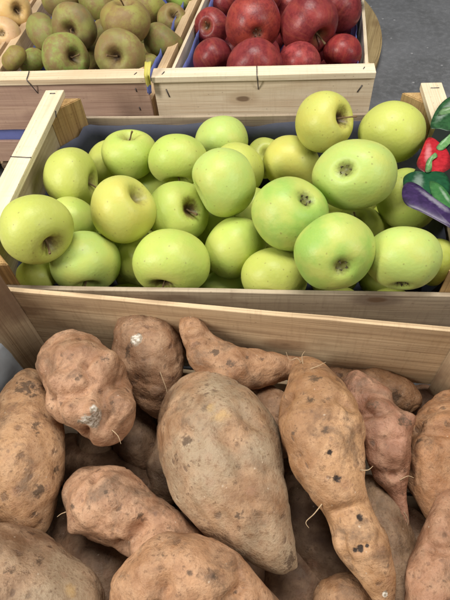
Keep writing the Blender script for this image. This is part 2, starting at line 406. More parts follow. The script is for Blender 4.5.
cG = crate('fruit_crate', 'wooden crate of greenish brown russet apples with a pinkish end board', *rus_q, -.02, REAR_B,
           (M['pale_wood'], M['end_wood'], M['post_wood'], M['pale_wood']), ((1, .95, .90), (.94, .91, .88), (1.4, 1.5, 1.7), (.84, .72, .60)), post_in=.0160, side_th=.017)
cB = crate('fruit_crate', 'crate of blushed yellow apples at the far left, mostly out of view', *blush_q, -.02, REAR_B,
           (M['pale_wood'], M['end_wood'], M['post_wood'], M['tan_wood']), ((1, 1, 1), WH, WH, (1.2, 1.15, 1.1)))

LG = None
def apple_top(p, zt):
    if p.x < .05: return zt-.012-.022*max(0, 1-p.y/.3)
    if p.x > .55: return zt-.02
    if p.y < .05: return zt-.020
    return zt
liner('paper_liner', 'dark navy paper lining the crate of yellow-green apples', *apple_q, -.052, FLOOR_Z+.016, M['navy_paper'], 1, ends=apple_top)
liner('paper_liner', 'blue paper lining the crate of red apples', *red_q, -.071, REAR_B+.016, M['blue_paper'], 2,
      ends=lambda p, z: z-.006 if p.y < .5 else z)
liner('paper_liner', 'blue paper lining the crate of russet apples', *rus_q, -.078, REAR_B+.016, M['blue_paper'], 3, inset=.0275,
      ends=lambda p, z: z-.018 if p.x < -.1 else z+.012 if p.x > .1 else z)

# blue paper behind the end boards of the russet crate, seen through the slot
me = box_mesh('paper_strip', .318, .0006, .05, bev=.0001, seed=77, warp=.0003)
o = link('paper_strip', me, M['blue_paper'], smooth=False); o.location = (-.024, .428+.0146, -.133)
tag(o, 'blue paper showing through the slot in the end boards of the russet apple crate', 'paper liner')

# grey-blue paper along the left end of the sweet potato crate
bm = bmesh.new(); nx, nz = 26, 14; g = []
P0 = Vector((.034, -.055)); P1 = Vector((.012, -.33))
for i in range(nx+1):
    row = []
    for j in range(nz+1):
        p = P0.lerp(P1, i/nx); z = -.200+(.118+.035*min(1, i/6)+.004*noise.noise(Vector((i*.5, 3, 0))))*j/nz
        lean = -.004*(j/nz)+.0025*noise.noise(Vector((i*.35, j*.4, 8)))
        row.append(bm.verts.new((p.x+.008+lean, p.y, z)))
    g.append(row)
for i in range(nx):
    for j in range(nz): bm.faces.new((g[i][j], g[i+1][j], g[i+1][j+1], g[i][j+1]))
me = bpy.data.meshes.new('paper_liner'); bm.to_mesh(me); bm.free()
o = link('paper_liner', me, M['grey_blue_paper']); o.modifiers.new('thickness', 'SOLIDIFY').thickness = .0006
tag(o, 'grey-blue paper sheet along the left end of the sweet potato crate', 'paper liner')

# yellow and blue paper tag squeezed between the two rear crates
bm = bmesh.new(); g = []
for i in range(7):
    row = []
    for j in range(13):
        z = -.046+.044*j/12
        row.append(bm.verts.new((.1445+.0070*i/6-.001+.004*(j/12)*(i/6), .4235+.0015*math.sin(i*1.3+j*.4)-.004*(i in (2, 3))+(.022*max(0, j-9)/3), z)))
    g.append(row)
for i in range(6):
    for j in range(12): bm.faces.new((g[i][j], g[i+1][j], g[i+1][j+1], g[i][j+1]))
me = bpy.data.meshes.new('paper_tag'); bm.to_mesh(me); bm.free()
me.materials.append(M['yellow_paper']); me.materials.append(M['blue_paper'])
for p in me.polygons: p.material_index = 1 if p.center.z < -.033 else 0
o = link('paper_tag', me); o.modifiers.new('thickness', 'SOLIDIFY').thickness = .0006
tag(o, 'yellow and blue scrap of paper squeezed between the russet and red apple crates', 'paper tag')

# staples
zt = .0009
def over_front(l, x, root, dx=.004, Y=.428, lw=.0295):   # wire bent over the lath of a rear crate
    staple(l, [(x-dx, Y+lw-.001, -.0205), (x-dx*.6, Y+lw-.004, -.0193), (x, Y+.012, -.0192), (x+dx*.3, Y+.001, -.0190), (x+dx*.5, Y-.0008, -.022), (x+dx*1.6, Y-.0012, -.030), (x+dx*2.2, Y+.0052, -.047), (x+dx*2.4, Y+.008, -.05)], root, .0009)
over_front(cG['laths'][0], -.062, cG['root']); over_front(cR['laths'][0], .328, cR['root'], .001)
def nail(l, x, y, z, root, dx=.004, dy=0, dz=0):
    staple(l, [(x-dx, y-dy, z-dz-.001), (x-dx, y-dy, z-dz+.0004), (x+dx, y+dy, z+dz+.0004), (x+dx, y+dy, z+dz-.001)], root, .0008)
nail(cG['laths'][0], .125, .440, -.02, cG['root'], .0015, .003); nail(cR['laths'][0], .172, .440, -.02, cR['root'], .0015, .004)
nail(cR['laths'][0], .500, .442, -.02, cR['root'], .0012, .003)
def face_nail(l, x, z, root, dx=.0015, dz=.005, Y=.434):
    staple(l, [(x-dx, Y+.001, z+dz), (x-dx, Y-.0006, z+dz), (x+dx, Y-.0006, z-dz), (x+dx, Y+.001, z-dz)], root, .0010)
face_nail(cG['laths'][0], .122, -.045, cG['root'], .0005, .003); face_nail(cG['laths'][0], .122, -.080, cG['root'], .0005, .003)
face_nail(cR['laths'][0], .176, -.052, cR['root'], .002, .007); face_nail(cR['laths'][0], .497, -.050, cR['root'], -.003, .006)
p0, p1 = at_z(11, 156.5, .0006), at_z(27, 157.5, .0006)
staple(cA['laths'][0], [(p0.x, p0.y, -.012), (p0.x-.0008, p0.y, .0003), (p1.x, p1.y, .0006), (p1.x+.006, p1.y, .0006)], cA['root'], .0008)
nail(cA['laths'][0], .014, .349, 0, cA['root'], .004); nail(cA['laths'][1], .588, .345, 0, cA['root'], .006)
p0 = at_z(58, 112, -.02)
staple(cA['laths'][0], [(.0300, .305, -.002), (.0305, .305, -.003), (.0306, .300, -.009), (.0300, .300, -.0095)], cA['root'], .0008)

# ------------------------------------------------------------------ apples
def apple_mesh(name, seed, h=.88, sh=0.0, shoulder=.06):
    bm = bmesh.new(); NU, NV = 72, 44; rows = []
    rnd = random.Random(seed); ph = rnd.random()*6.28; tilt = rnd.uniform(-.06, .06); lob = rnd.uniform(.012, .028)
    for j in range(NV+1):
        t = j/NV; phi = math.pi*t; row = []
        for i in range(NU):
            a = 2*math.pi*i/NU; s_, c_ = math.sin(phi), math.cos(phi)
            rr = (abs(s_)**.94)*(1+shoulder*c_)
            z = h*c_
            if phi < math.pi/2: z -= .36*math.exp(-(s_/.25)**2)+.05*math.exp(-(s_/.55)**2)
            else: z += .20*math.exp(-(s_/.21)**2)+.06*math.exp(-(s_/.5)**2)
            w = 1+lob*math.cos(5*a+ph)*(.35+.65*(1-c_)/2)*min(1, s_*1.6)+.02*math.cos(2*a+ph*2)+.02*math.cos(a+ph*3)
            p = Vector((rr*w*math.cos(a), rr*w*math.sin(a), z+tilt*rr*math.cos(a+ph)+lob*.8*math.cos(5*a+ph)*(s_**2)*max(0, -c_)))
            p *= 1+.035*noise.noise(p*1.1+Vector((seed*7.1, 0, 0)))
            row.append(bm.verts.new(p))
            if j in (0, NV): break
        rows.append(row)
    for j in range(NV):
        A, B = rows[j], rows[j+1]
        for i in range(NU):
            k = (i+1) % NU
            if len(A) == 1: bm.faces.new((A[0], B[i], B[k]))
            elif len(B) == 1: bm.faces.new((A[i], B[0], A[k]))
            else: bm.faces.new((A[i], B[i], B[k], A[k]))
    bmesh.ops.recalc_face_normals(bm, faces=bm.faces[:])
    me = bpy.data.meshes.new(name); bm.to_mesh(me); bm.free()
    me.polygons.foreach_set('use_smooth', [True]*len(me.polygons)); return me
def calyx_mesh():
    bm = bmesh.new()
    for k in range(5):
        a = 2*math.pi*k/5+.2*math.sin(k*7); d = Vector((math.cos(a), math.sin(a), 0)); e = Vector((-d.y, d.x, 0))
        pts = [(.02, .035, 0), (.08, .03, -.05), (.10+.02*math.sin(k*3), .014, -.10), (.07, .003, -.135)]
        prev = None
        for r, w, z in pts:
            c = d*r+Vector((0, 0, z)); cur = [bm.verts.new(c-e*w), bm.verts.new(c+d*.010), bm.verts.new(c+e*w)]
            if prev:
                bm.faces.new((prev[0], prev[1], cur[1], cur[0])); bm.faces.new((prev[1], prev[2], cur[2], cur[1]))
            prev = cur
    me = bpy.data.meshes.new('calyx'); bm.to_mesh(me); bm.free(); return me
def stem_mesh(seed):
    r = random.Random(seed); bx, by = r.uniform(-.22, .22), r.uniform(-.22, .22); h = r.uniform(.42, .66)
    pts = [(0, 0, 0), (.02, 0, .12), (bx*.3, by*.3, h*.45), (bx*.7, by*.7, h*.8), (bx, by, h), (bx*1.03, by*1.03, h+.02)]
    return tube_mesh('stem', pts, [.05, .034, .027, .027, .040, .030], 9)
STEMS = [stem_mesh(i) for i in range(5)]
CALYX = calyx_mesh()
BODY = {}
for kind, hs in (('golden', (.90, .96, .86, .92)), ('russet', (.80, .78, .83)), ('red', (.90, .94, .87)), ('blush', (.85, .88))):
    BODY[kind] = []
    for i, h in enumerate(hs):
        me = apple_mesh('apple', i*3+len(kind), h, shoulder=.07 if kind != 'red' else .10); me.materials.append(M[kind]); me['basin'] = -(h-.26)+.03; BODY[kind].append(me)
for s_ in STEMS: s_.materials.append(M['stem'])
CALYX.materials.append(M['calyx'])

def add_apple(kind, P, R, axis, label, group, tint, rus=.7, stem=True, calyx=True, name='apple', cat='apple', squash=1.0, wide=None):
    me = random.choice(BODY[kind])
    if kind == 'russet': R *= .965
    z = Vector(axis).normalized(); q = z.to_track_quat('Z', 'Y').to_matrix().to_4x4()
    o = bpy.data.objects.new(name, me); COL.objects.link(o)
    rot = q @ Matrix.Rotation(random.random()*6.28, 4, 'Z'); wide = wide or 1
    if wide != 1:
        x = (RGT-z*RGT.dot(z)).normalized(); y = z.cross(x)
        rot = Matrix(((x.x, y.x, z.x, 0), (x.y, y.y, z.y, 0), (x.z, y.z, z.z, 0), (0, 0, 0, 1)))
    o.matrix_world = Matrix.Translation(P) @ rot @ Matrix.Diagonal((R*1.06*wide, R*1.06, R*1.06*squash, 1))
    o.color = (*tint, rus); tag(o, label, cat, group)
    if stem:
        s_ = bpy.data.objects.new('stem', random.choice(STEMS)); COL.objects.link(s_); s_.parent = o; s_.location = (0, 0, .43)
        s_.rotation_euler = (0, 0, random.random()*6)
    if calyx:
        c_ = bpy.data.objects.new('calyx', CALYX); COL.objects.link(c_); c_.parent = o; c_.location = (0, 0, me['basin']); c_.scale = (1.35, 1.35, 1.35)
    return o
def view_axis(P, dx, dy, toward=True):
    """direction whose tip shows at (dx, dy) radii from the apple's centre in the photo"""
    v = (CAM-Vector(P)).normalized(); r = (RGT-v*RGT.dot(v)).normalized(); u = v.cross(r)
    w = math.sqrt(max(0, 1-dx*dx-dy*dy))
    return r*dx-u*dy+v*(w if toward else -w)

Y_ = (.50, .55, .115); YY = (.58, .545, .12); GG = (.30, .48, .095); YG = (.44, .55, .115); PG = (.45, .58, .155)
# name, x, y, z, radius, visible pole (dx, dy, stem/calyx, towards the viewer), tint, russet, label
GOLD = [
 ('A1', .0823, .0476, .0065, .0391, (.48, .56, 's', 1), Y_, .75, 'yellow-green apple at the crate\'s front left corner, its stem hollow turned down to the right'),
 ('A2', .0889, .123, -.0531, .0338, (-.6, .72, 's', 1), YG, .5, 'apple tucked behind the big front left corner apple, half hidden'),
 ('A3', .0738, .19, -.0366, .0388, (.90, .15, 's', 1), Y_, .6, 'apple beside the left end board with its stem hollow facing right'),
 ('A4', .0998, .2742, -.0741, .0344, (.8, .5, 's', 1), Y_, .5, 'narrow sliver of apple in the rear left corner, behind the apple with an upright stem'),
 ('A5', .149, .2427, -.0359, .0372, (.02, -.88, 's', 1), YG, .3, 'smooth apple at the rear left with its stem pointing up at the liner'),
 ('A6', .2222, .2271, -.0334, .0398, (0, .94, 's', 1), YG, .4, 'smooth pale apple in the rear row, just right of the apple with an upright stem'),
 ('A7', .1688, .1045, -.0158, .0383, (.56, -.50, 's', 1), YY, .45, 'yellow apple with a creased stem hollow at its upper right and small scabs'),
 ('A8', .2309, .1331, -.0473, .0392, (.56, -.16, 's', 1), YG, .95, 'apple with a dark brown stem hollow on its right, left of the raised pale apple'),
 ('A9', .1197, .0563, -.0606, .0409, (.1, .90, 's', 1), PG, .3, 'broad bright green apple in the front row, second from the left'),
 ('A10', .1245, .1224, -.1052, .0314, (.2, .3, 's', 0), YG, .4, 'sunken apple showing as a sliver above the broad bright green front apple'),
 ('A11', .1833, .0881, -.0874, .0337, (.3, .2, 's', 0), Y_, .4, 'sunken apple wedged left of the scarred front apple'),
 ('A12', .2338, .0487, -.05, .0425, (-.28, .86, 's', 1), YG, .9, 'front row apple with a brown scar and its stem hollow at the foot'),
 ('A13', .2912, .0629, -.1241, .0326, (.2, .3, 's', 0), PG, .3, 'low apple showing only its crown above the front board, right of the scarred one'),
 ('A14', .3101, .0871, -.0629, .0392, (.74, .6, 's', 1), YG, .4, 'plain apple below the raised pale apple, nearer the front board'),
 ('A15', .2976, .1361, .0006, .0405, (-.90, .40, 's', 1), PG, .3, 'raised pale green apple at the centre of the crate, lying on its neighbours'),
 ('A16', .2764, .3048, -.0573, .0386, (0, .95, 's', 1), PG, .2, 'apple against the rear board at mid crate, right at the liner'),
 ('A17', .3064, .2368, -.0554, .0378, (-.4, .85, 's', 1), Y_, .3, 'apple half hidden behind the raised pale apple'),
 ('A18', .3458, .3067, -.0928, .0302, (.1, -.35, 's', 1), Y_, .3, 'small low apple with a dark stem, near the rear board'),
 ('A19', .3848, .2565, -.0622, .0398, (-.1, .93, 's', 1), YY, .3, 'plain yellowish apple between the low stemmed apple and the large one showing its calyx'),
 ('A20', .4235, .2567, .0053, .0365, (.76, -.18, 's', 1), YY, 1.0, 'tilted yellow apple with a brown russet star round its stem, at the rear'),
 ('A21', .5172, .2519, -.0082, .0415, (-.45, .85, 's', 1), Y_, .3, 'plain yellow apple in the rear right corner beside the red printed pepper'),
 ('A22', .4529, .1323, .0155, .0395, (-.30, -.17, 'c', 1), PG, .3, 'largest pale apple, lying with its dark calyx upward'),
 ('A23', .38, .084, -.0024, .0428, (.47, -.50, 'c', 1), GG, .3, 'round green apple with its small calyx at the upper right'),
 ('A24', .5287, .1525, -.0413, .0375, (.78, -.5, 's', 1), YG, .3, 'yellow-green apple partly covered by the printed aubergine'),
 ('A25', .4715, .1321, -.0775, .032, (-.08, -.62, 's', 1), Y_, .3, 'small apple under the largest pale one with a short stem on top'),
 ('A26', .4236, .0162, .0048, .0402, (.28, .45, 'c', 1), GG, .4, 'green front row apple with shrivelled sepals low on its face'),
 ('A27', .4997, .0221, -.01, .0371, (.0, .93, 'c', 1), PG, .3, 'pale front row apple with pinkish flecks, at the front right corner'),
 ('A28', .5453, .0469, -.0421, .0256, (.2, .2, 's', 0), (.40, .45, .06), .4, 'small shaded apple squeezed against the right end of the crate'),
 ('A29', .3617, .0386, -.0618, .0353, (-.10, .82, 's', 1), Y_, .7, 'front row apple with its stem hollow down, left of the sepalled green one'),
 ('A30', .3268, .1824, -.0831, .0286, (.2, .2, 's', 0), YG, .4, 'sunken apple between the raised pale apple and the round green one'),
 ('A31', .0573, .0437, -.0709, .0258, (.2, .2, 's', 0), (.40, .46, .07), .5, 'small shaded apple under the big front left corner apple'),
 ('A33', .1735, .2451, -.0975, .0311, (.2, .2, 's', 0), YG, .4, 'deep apple showing between the creased yellow apple and the smooth rear one'),
 ('A34', .2714, .1644, -.0936, .0316, (.2, .2, 's', 0), YG, .4, 'deep apple in the gap left of the raised pale apple'),
 ('A35', .5197, .1763, -.1033, .027, (.2, .2, 's', 0), (.42, .48, .07), .4, 'deep apple in the dark gap between the largest apple and the printed aubergine'),
]
GAP = 'yellow-green apples in the middle crate'
placed = []
for (nm, x, y, z, R, (dx, dy, k, tw), tint, rus, lab) in GOLD:
    P = Vector((x, y, z)); ax = view_axis(P, dx, dy, tw)
    if not tw: l_ = math.hypot(dx, dy); ax = view_axis(P, dx/l_, dy/l_, True)
    if k == 'c': ax = -ax
    j = random.uniform(.95, 1.05)
    add_apple('golden', P, R, ax, lab, GAP, tuple(c*j for c in tint), rus,
              stem=nm not in ('A7', 'A15'), squash={'A9': .96, 'A20': 1.2, 'A7': 1.08, 'A3': 1.0, 'A15': 1.08}.get(nm, .98 if tw else 1.07), wide={'A22': 1.17, 'A29': 1.06, 'A12': 1.03, 'A27': 1.05}.get(nm, 1))
    placed.append((P, R))
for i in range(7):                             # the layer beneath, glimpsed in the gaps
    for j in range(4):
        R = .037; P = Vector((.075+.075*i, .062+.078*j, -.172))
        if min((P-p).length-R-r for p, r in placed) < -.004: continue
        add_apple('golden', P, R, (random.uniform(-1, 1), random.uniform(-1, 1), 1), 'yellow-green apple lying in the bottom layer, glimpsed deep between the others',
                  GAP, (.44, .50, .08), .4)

RU = 'russet apples in the rear crate'
G1 = (.20, .22, .055); BR = (.20, .145, .06); GL = (.25, .34, .075)
RUS = [
 (-.1133, .6725, -.0607, .0422, (.5, -.3, 's', 0), (.24, .25, .075), .4, 'dull green russet apple near the left side of its crate, above the bright green one'),
 (-.0373, .6484, -.034, .0425, (-.35, .2, 's', 1), (.19, .15, .065), .9, 'brownish grey russet apple with its stem hollow facing left'),
 (-.038, .557, -.0492, .0435, (.55, -.05, 's', 1), GL, 1.0, 'russet apple half bright green and half brown, against the front board'),
 (-.1441, .5692, -.0529, .0251, (.2, .2, 's', 0), (.28, .21, .05), .5, 'small ochre russet apple in the front left corner'),
 (-.1321, .6103, -.0824, .0283, (.2, .2, 's', 0), (.26, .33, .07), .3, 'pale green russet apple between the ochre corner one and the bright green one'),
 (-.1133, .8097, -.0433, .0418, (.1, .3, 's', 0), BR, .7, 'brown russet apple at the top edge of the photo, near the blushed apples'),
 (-.0312, .8023, -.0551, .0439, (.2, -.3, 's', 0), (.24, .24, .06), .6, 'olive russet apple at the top edge, left of the yellow-topped one'),
 (-.0311, .6575, -.105, .0315, (.2, .2, 's', 0), (.24, .21, .05), .5, 'sunken russet apple left of the one with a wide brown hollow'),
 (.0737, .5424, -.0389, .0441, (-.30, .10, 's', 1), (.23, .18, .065), 1.0, 'large russet apple at the front with a wide brown hollow facing the viewer'),
 (.0728, .6287, -.0191, .0468, (.0, -.95, 's', 1), (.30, .22, .065), .3, 'large russet apple with a yellow top and an orange blush'),
 (.1291, .6672, -.0807, .0429, (.3, -.4, 's', 0), (.17, .18, .055), .6, 'dark olive russet apple beside the divide to the red apples'),
 (.1349, .7663, -.0776, .0323, (.2, -.5, 's', 1), (.22, .14, .05), .8, 'brown russet apple behind the dark olive one'),
 (.1432, .8616, -.0743, .0385, (.2, -.2, 's', 0), (.26, .42, .07), .2, 'bright green apple at the top edge among the russets'),
 (.0816, .8103, -.066, .0396, (.2, -.2, 's', 0), (.32, .31, .07), .4, 'yellowish russet apple at the top edge, left of the bright green one'),
 (-.019, .7374, -.0893, .0325, (.2, .2, 's', 0), (.20, .15, .05), .6, 'brown sliver of russet apple left of the yellow-topped one'),
 (.104, .6037, -.0926, .0259, (.2, .2, 's', 0), (.30, .29, .07), .4, 'small low russet apple by the yellow paper scrap'),
]
for (x, y, z, R, (dx, dy, k, tw), tint, rus, lab) in RUS:
    P = Vector((x, y, z)); dx, dy, tw = (dx, dy, tw) if tw else (dx/math.hypot(dx, dy), dy/math.hypot(dx, dy), 1)
    add_apple('russet', P, R, view_axis(P, dx, dy, tw), lab, RU, tint, rus)
RE = 'red apples in the rear crate'
D = (.22, .036, .038); DR = (.17, .026, .03); PK = (.42, .075, .075); OR = (.34, .055, .035)
REDS = [
 (.2252, .7241, -.0776, .0345, (-.42, -.12, 's', 1), DR, .8, 'dark red apple at the left side of its crate, stem hollow upward'),
 (.2372, .588, -.0717, .0364, (.35, .8, 's', 1), DR, .5, 'dark red apple in the front left corner of the red apple crate'),
 (.316, .5994, -.0183, .0476, (.20, .32, 'c', 1), OR, .5, 'large orange-red apple lying with its calyx towards the viewer'),
 (.3223, .5074, -.0467, .0476, (.1, .88, 's', 1), D, .4, 'large purplish red apple against the front board of the red apple crate'),
 (.3988, .5382, -.0592, .0379, (.2, .9, 's', 1), PK, .4, 'pinkish red apple against the front board, right of the purplish one'),
 (.4167, .6165, -.0271, .0508, (.58, .50, 's', 1), D, .9, 'largest red apple with a tan stem hollow at its lower right'),
 (.4833, .589, -.0668, .0336, (-.2, .9, 's', 1), (.25, .025, .025), .4, 'small red apple in the front right corner of the red apple crate'),
 (.4786, .7042, -.0397, .0431, (.3, -.4, 's', 0), (.26, .04, .045), .4, 'red apple behind the front right corner one'),
 (.327, .8235, -.0588, .0411, (.1, -.4, 's', 0), OR, .5, 'red apple at the top edge behind the one with its calyx showing'),
 (.236, .8833, -.0923, .0322, (.2, .2, 's', 0), DR, .4, 'dark red apple at the top edge beside the blue paper'),
 (.3823, .8555, -.0939, .0337, (.2, .2, 's', 0), PK, .4, 'pinkish red apple at the top edge behind the largest one'),
 (.5048, .7749, -.0358, .0346, (.2, .2, 's', 0), DR, .4, 'dark red apple at the top edge in the right of its crate'),
]
for (x, y, z, R, (dx, dy, k, tw), tint, rus, lab) in REDS:
    P = Vector((x, y, z)); dx, dy, tw = (dx, dy, tw) if tw else (dx/math.hypot(dx, dy), dy/math.hypot(dx, dy), 1); ax = view_axis(P, dx, dy, tw)
    add_apple('red', P, R, -ax if k == 'c' else ax, lab, RE, tint, rus)
BLU = [(-.2145, .7705, -.0485, .0392, (.40, .0, 's', 1), (.66, .44, .16), .8, 'yellow blushed apple with a dark stem, in the far left crate'),
       (-.2136, .6966, -.0692, .0339, (.2, .2, 's', 0), (.66, .44, .26), .3, 'pinkish cream apple in the far left crate'),
       (-.218, .9167, -.0828, .0217, (.2, .2, 's', 0), (.45, .05, .04), .3, 'small red apple at the top edge of the far left crate'),
       (-.2797, .721, -.0621, .0387, (.2, .2, 's', 0), (.66, .46, .2), .3, 'yellow blushed apple at the very left edge of the photo')]
for (x, y, z, R, (dx, dy, k, tw), tint, rus, lab) in BLU:
    P = Vector((x, y, z)); add_apple('blush', P, R, view_axis(P, dx, dy, tw), lab, 'blushed apples in the far left crate', tint, rus)
# lower layer under the rear crates' apples
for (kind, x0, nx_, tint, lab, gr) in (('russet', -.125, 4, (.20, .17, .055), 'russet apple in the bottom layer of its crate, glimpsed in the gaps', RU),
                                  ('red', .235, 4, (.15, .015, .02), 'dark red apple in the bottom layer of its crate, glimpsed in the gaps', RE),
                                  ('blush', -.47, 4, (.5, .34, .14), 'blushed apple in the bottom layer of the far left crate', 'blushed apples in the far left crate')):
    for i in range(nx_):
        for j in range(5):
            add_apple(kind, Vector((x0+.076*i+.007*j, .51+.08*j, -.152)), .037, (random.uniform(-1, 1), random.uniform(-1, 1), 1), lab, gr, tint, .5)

# ------------------------------------------------------------------ sweet potatoes
def catmull(K, t):
    n = len(K)-1; f = min(max(t*n, 0), n-1e-9); i = int(f); u = f-i
    p0, p1, p2, p3 = K[max(i-1, 0)], K[i], K[i+1], K[min(i+2, n)]
    return .5*((2*p1)+(p2-p0)*u+(2*p0-5*p1+4*p2-p3)*u*u+(3*p1-p0-3*p2+p3)*u**3)
def tuber(ctrl, label, tint, grey=0.0, bumps=(), marks=(), seed=0, rough=1.0, NR=120, NS=96, hairs=(), creases=()):
    """ctrl: (x, y, radius) as seen in the photo and the height of the centre line there.
    bumps: (x, y, size px, height px) knobs; marks: (x, y, size px, kind, depth px)"""
    pts = []; rad = []
    for (x, y, r, z) in ctrl:
        P = at_z(x, y, z); pts.append(P); rad.append(size_at(P, r))
    n = len(pts)
    # arc-length-even stations
    S = np.array([np.array(catmull([np.array(p) for p in pts], k/600)) for k in range(601)])
    L = np.concatenate(([0], np.cumsum(np.linalg.norm(np.diff(S, axis=0), axis=1)))); tot = L[-1]
    # denser rings towards both ends
    us = .5-.5*np.cos(np.linspace(0, math.pi, NR)); us = .6*us+.4*np.linspace(0, 1, NR)
    tt = np.interp(us*tot, L, np.linspace(0, 1, 601))
    r2 = [np.array([r*r]) for r in rad]
    C_ = np.array([catmull([np.array(p) for p in pts], t) for t in tt])
    Rr = np.array([math.sqrt(max(1e-8, float(catmull(r2, t)[0]))) for t in tt])
    T = np.gradient(C_, axis=0); T /= np.linalg.norm(T, axis=1)[:, None]
    cen = C_.mean(axis=0); ref = Vector(T[0]).orthogonal().normalized()
    V = np.zeros((NR, NS, 3)); Nn = np.zeros((NR, NS, 3))
    ang = np.linspace(0, 2*math.pi, NS, endpoint=False)
    Rmax = Rr.max()
    for i in range(NR):
        t = Vector(T[i]); ref = (ref-t*ref.dot(t)).normalized(); b = t.cross(ref)
        a = np.outer(np.cos(ang), np.array(ref))+np.outer(np.sin(ang), np.array(b))
        V[i] = C_[i]+a*Rr[i]; Nn[i] = a
    fl_ = V.reshape(-1, 3); nf = Nn.reshape(-1, 3)
    rl = np.repeat(Rr, NS); so = Vector((seed*3.17, seed*1.7, -seed*2.3))
    h = np.zeros(len(fl_))
    s1 = .85/Rmax; s2 = 2.6/Rmax; s3 = 6.5/Rmax
    for k in range(len(fl_)):
        p = Vector(fl_[k])
        h[k] = (.50*noise.noise(p*s1+so)+.22*noise.noise(p*s2*.8+so)-.10*max(0, .16-abs(noise.noise(p*s2*.55-so)))/.16+.040*noise.noise(p*s3+so)+.016*noise.noise(p*s3*2.7-so))*rough
    h *= np.minimum(rl, Rmax*.8)*.62
    fl2 = fl_+nf*h[:, None]
    soil = np.zeros(len(fl2)); pit = np.zeros(len(fl2)); scuff = np.zeros(len(fl2)); flesh = np.zeros(len(fl2))
    fw = np.array(FWD); cam_ = np.array(CAM); rg = np.array(RGT); up = np.array(UPV)
    def hit(x, y):                       # the vertex on the visible side nearest to a place in the photo
        d = fl2-cam_; z = d@fw; X = 225+FPX*(d@rg)/z; Yp = 300-FPX*(d@up)/z
        face = (nf*(cam_-fl2)).sum(1) > 0
        c = (X-x)**2+(Yp-y)**2+np.where(face, 0, 1e6); return fl2[np.argmin(c)].copy()
    for (x, y, s_, hh) in bumps:
        c = hit(x, y); w = size_at(Vector(c), s_); q = np.exp(-((fl2-c)**2).sum(1)/(w*w)); nrm = nf[np.argmin(((fl2-c)**2).sum(1))]
        fl2 += q[:, None]*(.4*nf+.6*nrm)*size_at(Vector(c), hh*1.5)
    for (x0, y0, x1, y1, w_, dep) in creases:
        for k in range(9):
            c = hit(x0+(x1-x0)*k/8, y0+(y1-y0)*k/8); w = size_at(Vector(c), w_); q = np.exp(-((fl2-c)**2).sum(1)/(w*w))
            fl2 -= q[:, None]*nf*size_at(Vector(c), dep)*.85
    for (x, y, s_, kind, dep) in marks:
        c = hit(x, y); w = size_at(Vector(c), s_); q = np.exp(-((fl2-c)**2).sum(1)/(w*w))
        fl2 -= q[:, None]*nf*size_at(Vector(c), dep)
        if kind == 'pit' and dep < 1.9: kind = 'soil'; q = np.exp(-((fl2-c)**2).sum(1)/(w*w*2.0))
        A_ = {'pit': pit, 'soil': soil, 'scuff': scuff, 'flesh': flesh}[kind]; A_[:] = np.maximum(A_, q)
    verts = [tuple(v-cen) for v in fl2]; faces = []
    for i in range(NR-1):
        for k in range(NS):
            faces.append((i*NS+k, i*NS+(k+1) % NS, (i+1)*NS+(k+1) % NS, (i+1)*NS+k))
    faces.append(tuple(range(NS))[::-1]); faces.append(tuple((NR-1)*NS+k for k in range(NS)))
    me = bpy.data.meshes.new('sweet_potato'); me.from_pydata(verts, [], faces); me.update()
    for nm, arr in (('soil', soil), ('pit', pit), ('scuff', scuff), ('flesh', flesh)):
        at = me.attributes.new(nm, 'FLOAT', 'POINT'); at.data.foreach_set('value', arr.astype(np.float32))
    o = link('sweet_potato', me, M['tuber']); o.location = cen; o.color = (tint[0]*.87, tint[1]*.775, tint[2]*.69, grey)
    tag(o, label, 'sweet potato', 'sweet potatoes in the front crate')
    for hr in hairs:                      # (x, y) picture points, the first on the skin, and how far they lift
        base = Vector(hit(*hr[0])); P = []
        for k, (x, y) in enumerate(hr):
            b_ = Vector(hit(*hr[0])); v = (CAM-b_).normalized(); dep = (b_-CAM).dot(FWD)-.0016*k
            P.append(CAM+(FWD+RGT*((x-225)/FPX)-UPV*((y-300)/FPX))*dep)
        Q = [Vector(catmull([np.array(p) for p in P], j/16)) for j in range(17)]
        hm = tube_mesh('root_hair', [q-Vector(cen) for q in Q], [.0006-.0004*j/16 for j in range(17)], 6)
        link('root_hair', hm, M['root'], o)
    return o
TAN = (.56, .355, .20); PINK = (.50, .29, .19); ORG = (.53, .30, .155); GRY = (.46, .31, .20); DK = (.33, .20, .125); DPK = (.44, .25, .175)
# big light one at the left
tuber([(31, 372, 5, -.115), (29, 385, 19, -.11), (27, 415, 33, -.10), (24, 455, 41, -.095), (25, 492, 39, -.10), (31, 522, 24, -.115), (34, 538, 4, -.125)],
      'long smooth tan sweet potato lying upright along the left side', (.59, .385, .225), .1, seed=1, rough=.55,
      marks=[(27, 388, 9, 'pit', 1), (38, 425, 4, 'pit', .6), (36, 432, 3, 'pit', .6), (40, 492, 5, 'pit', .8), (34, 513, 3, 'pit', .6), (8, 500, 4, 'pit', .5), (55, 472, 3, 'pit', .4)])
tuber([(-70, 525, 6, -.10), (-30, 560, 44, -.09), (10, 592, 58, -.085), (50, 625, 54, -.09), (80, 665, 30, -.10), (88, 690, 4, -.11)],
      'large grey-brown sweet potato in the bottom left corner of the photo', (.42, .29, .19), .8, seed=2, rough=.6,
      marks=[(40, 560, 4, 'pit', .6), (70, 590, 9, 'flesh', 0), (10, 570, 6, 'pit', .3)])
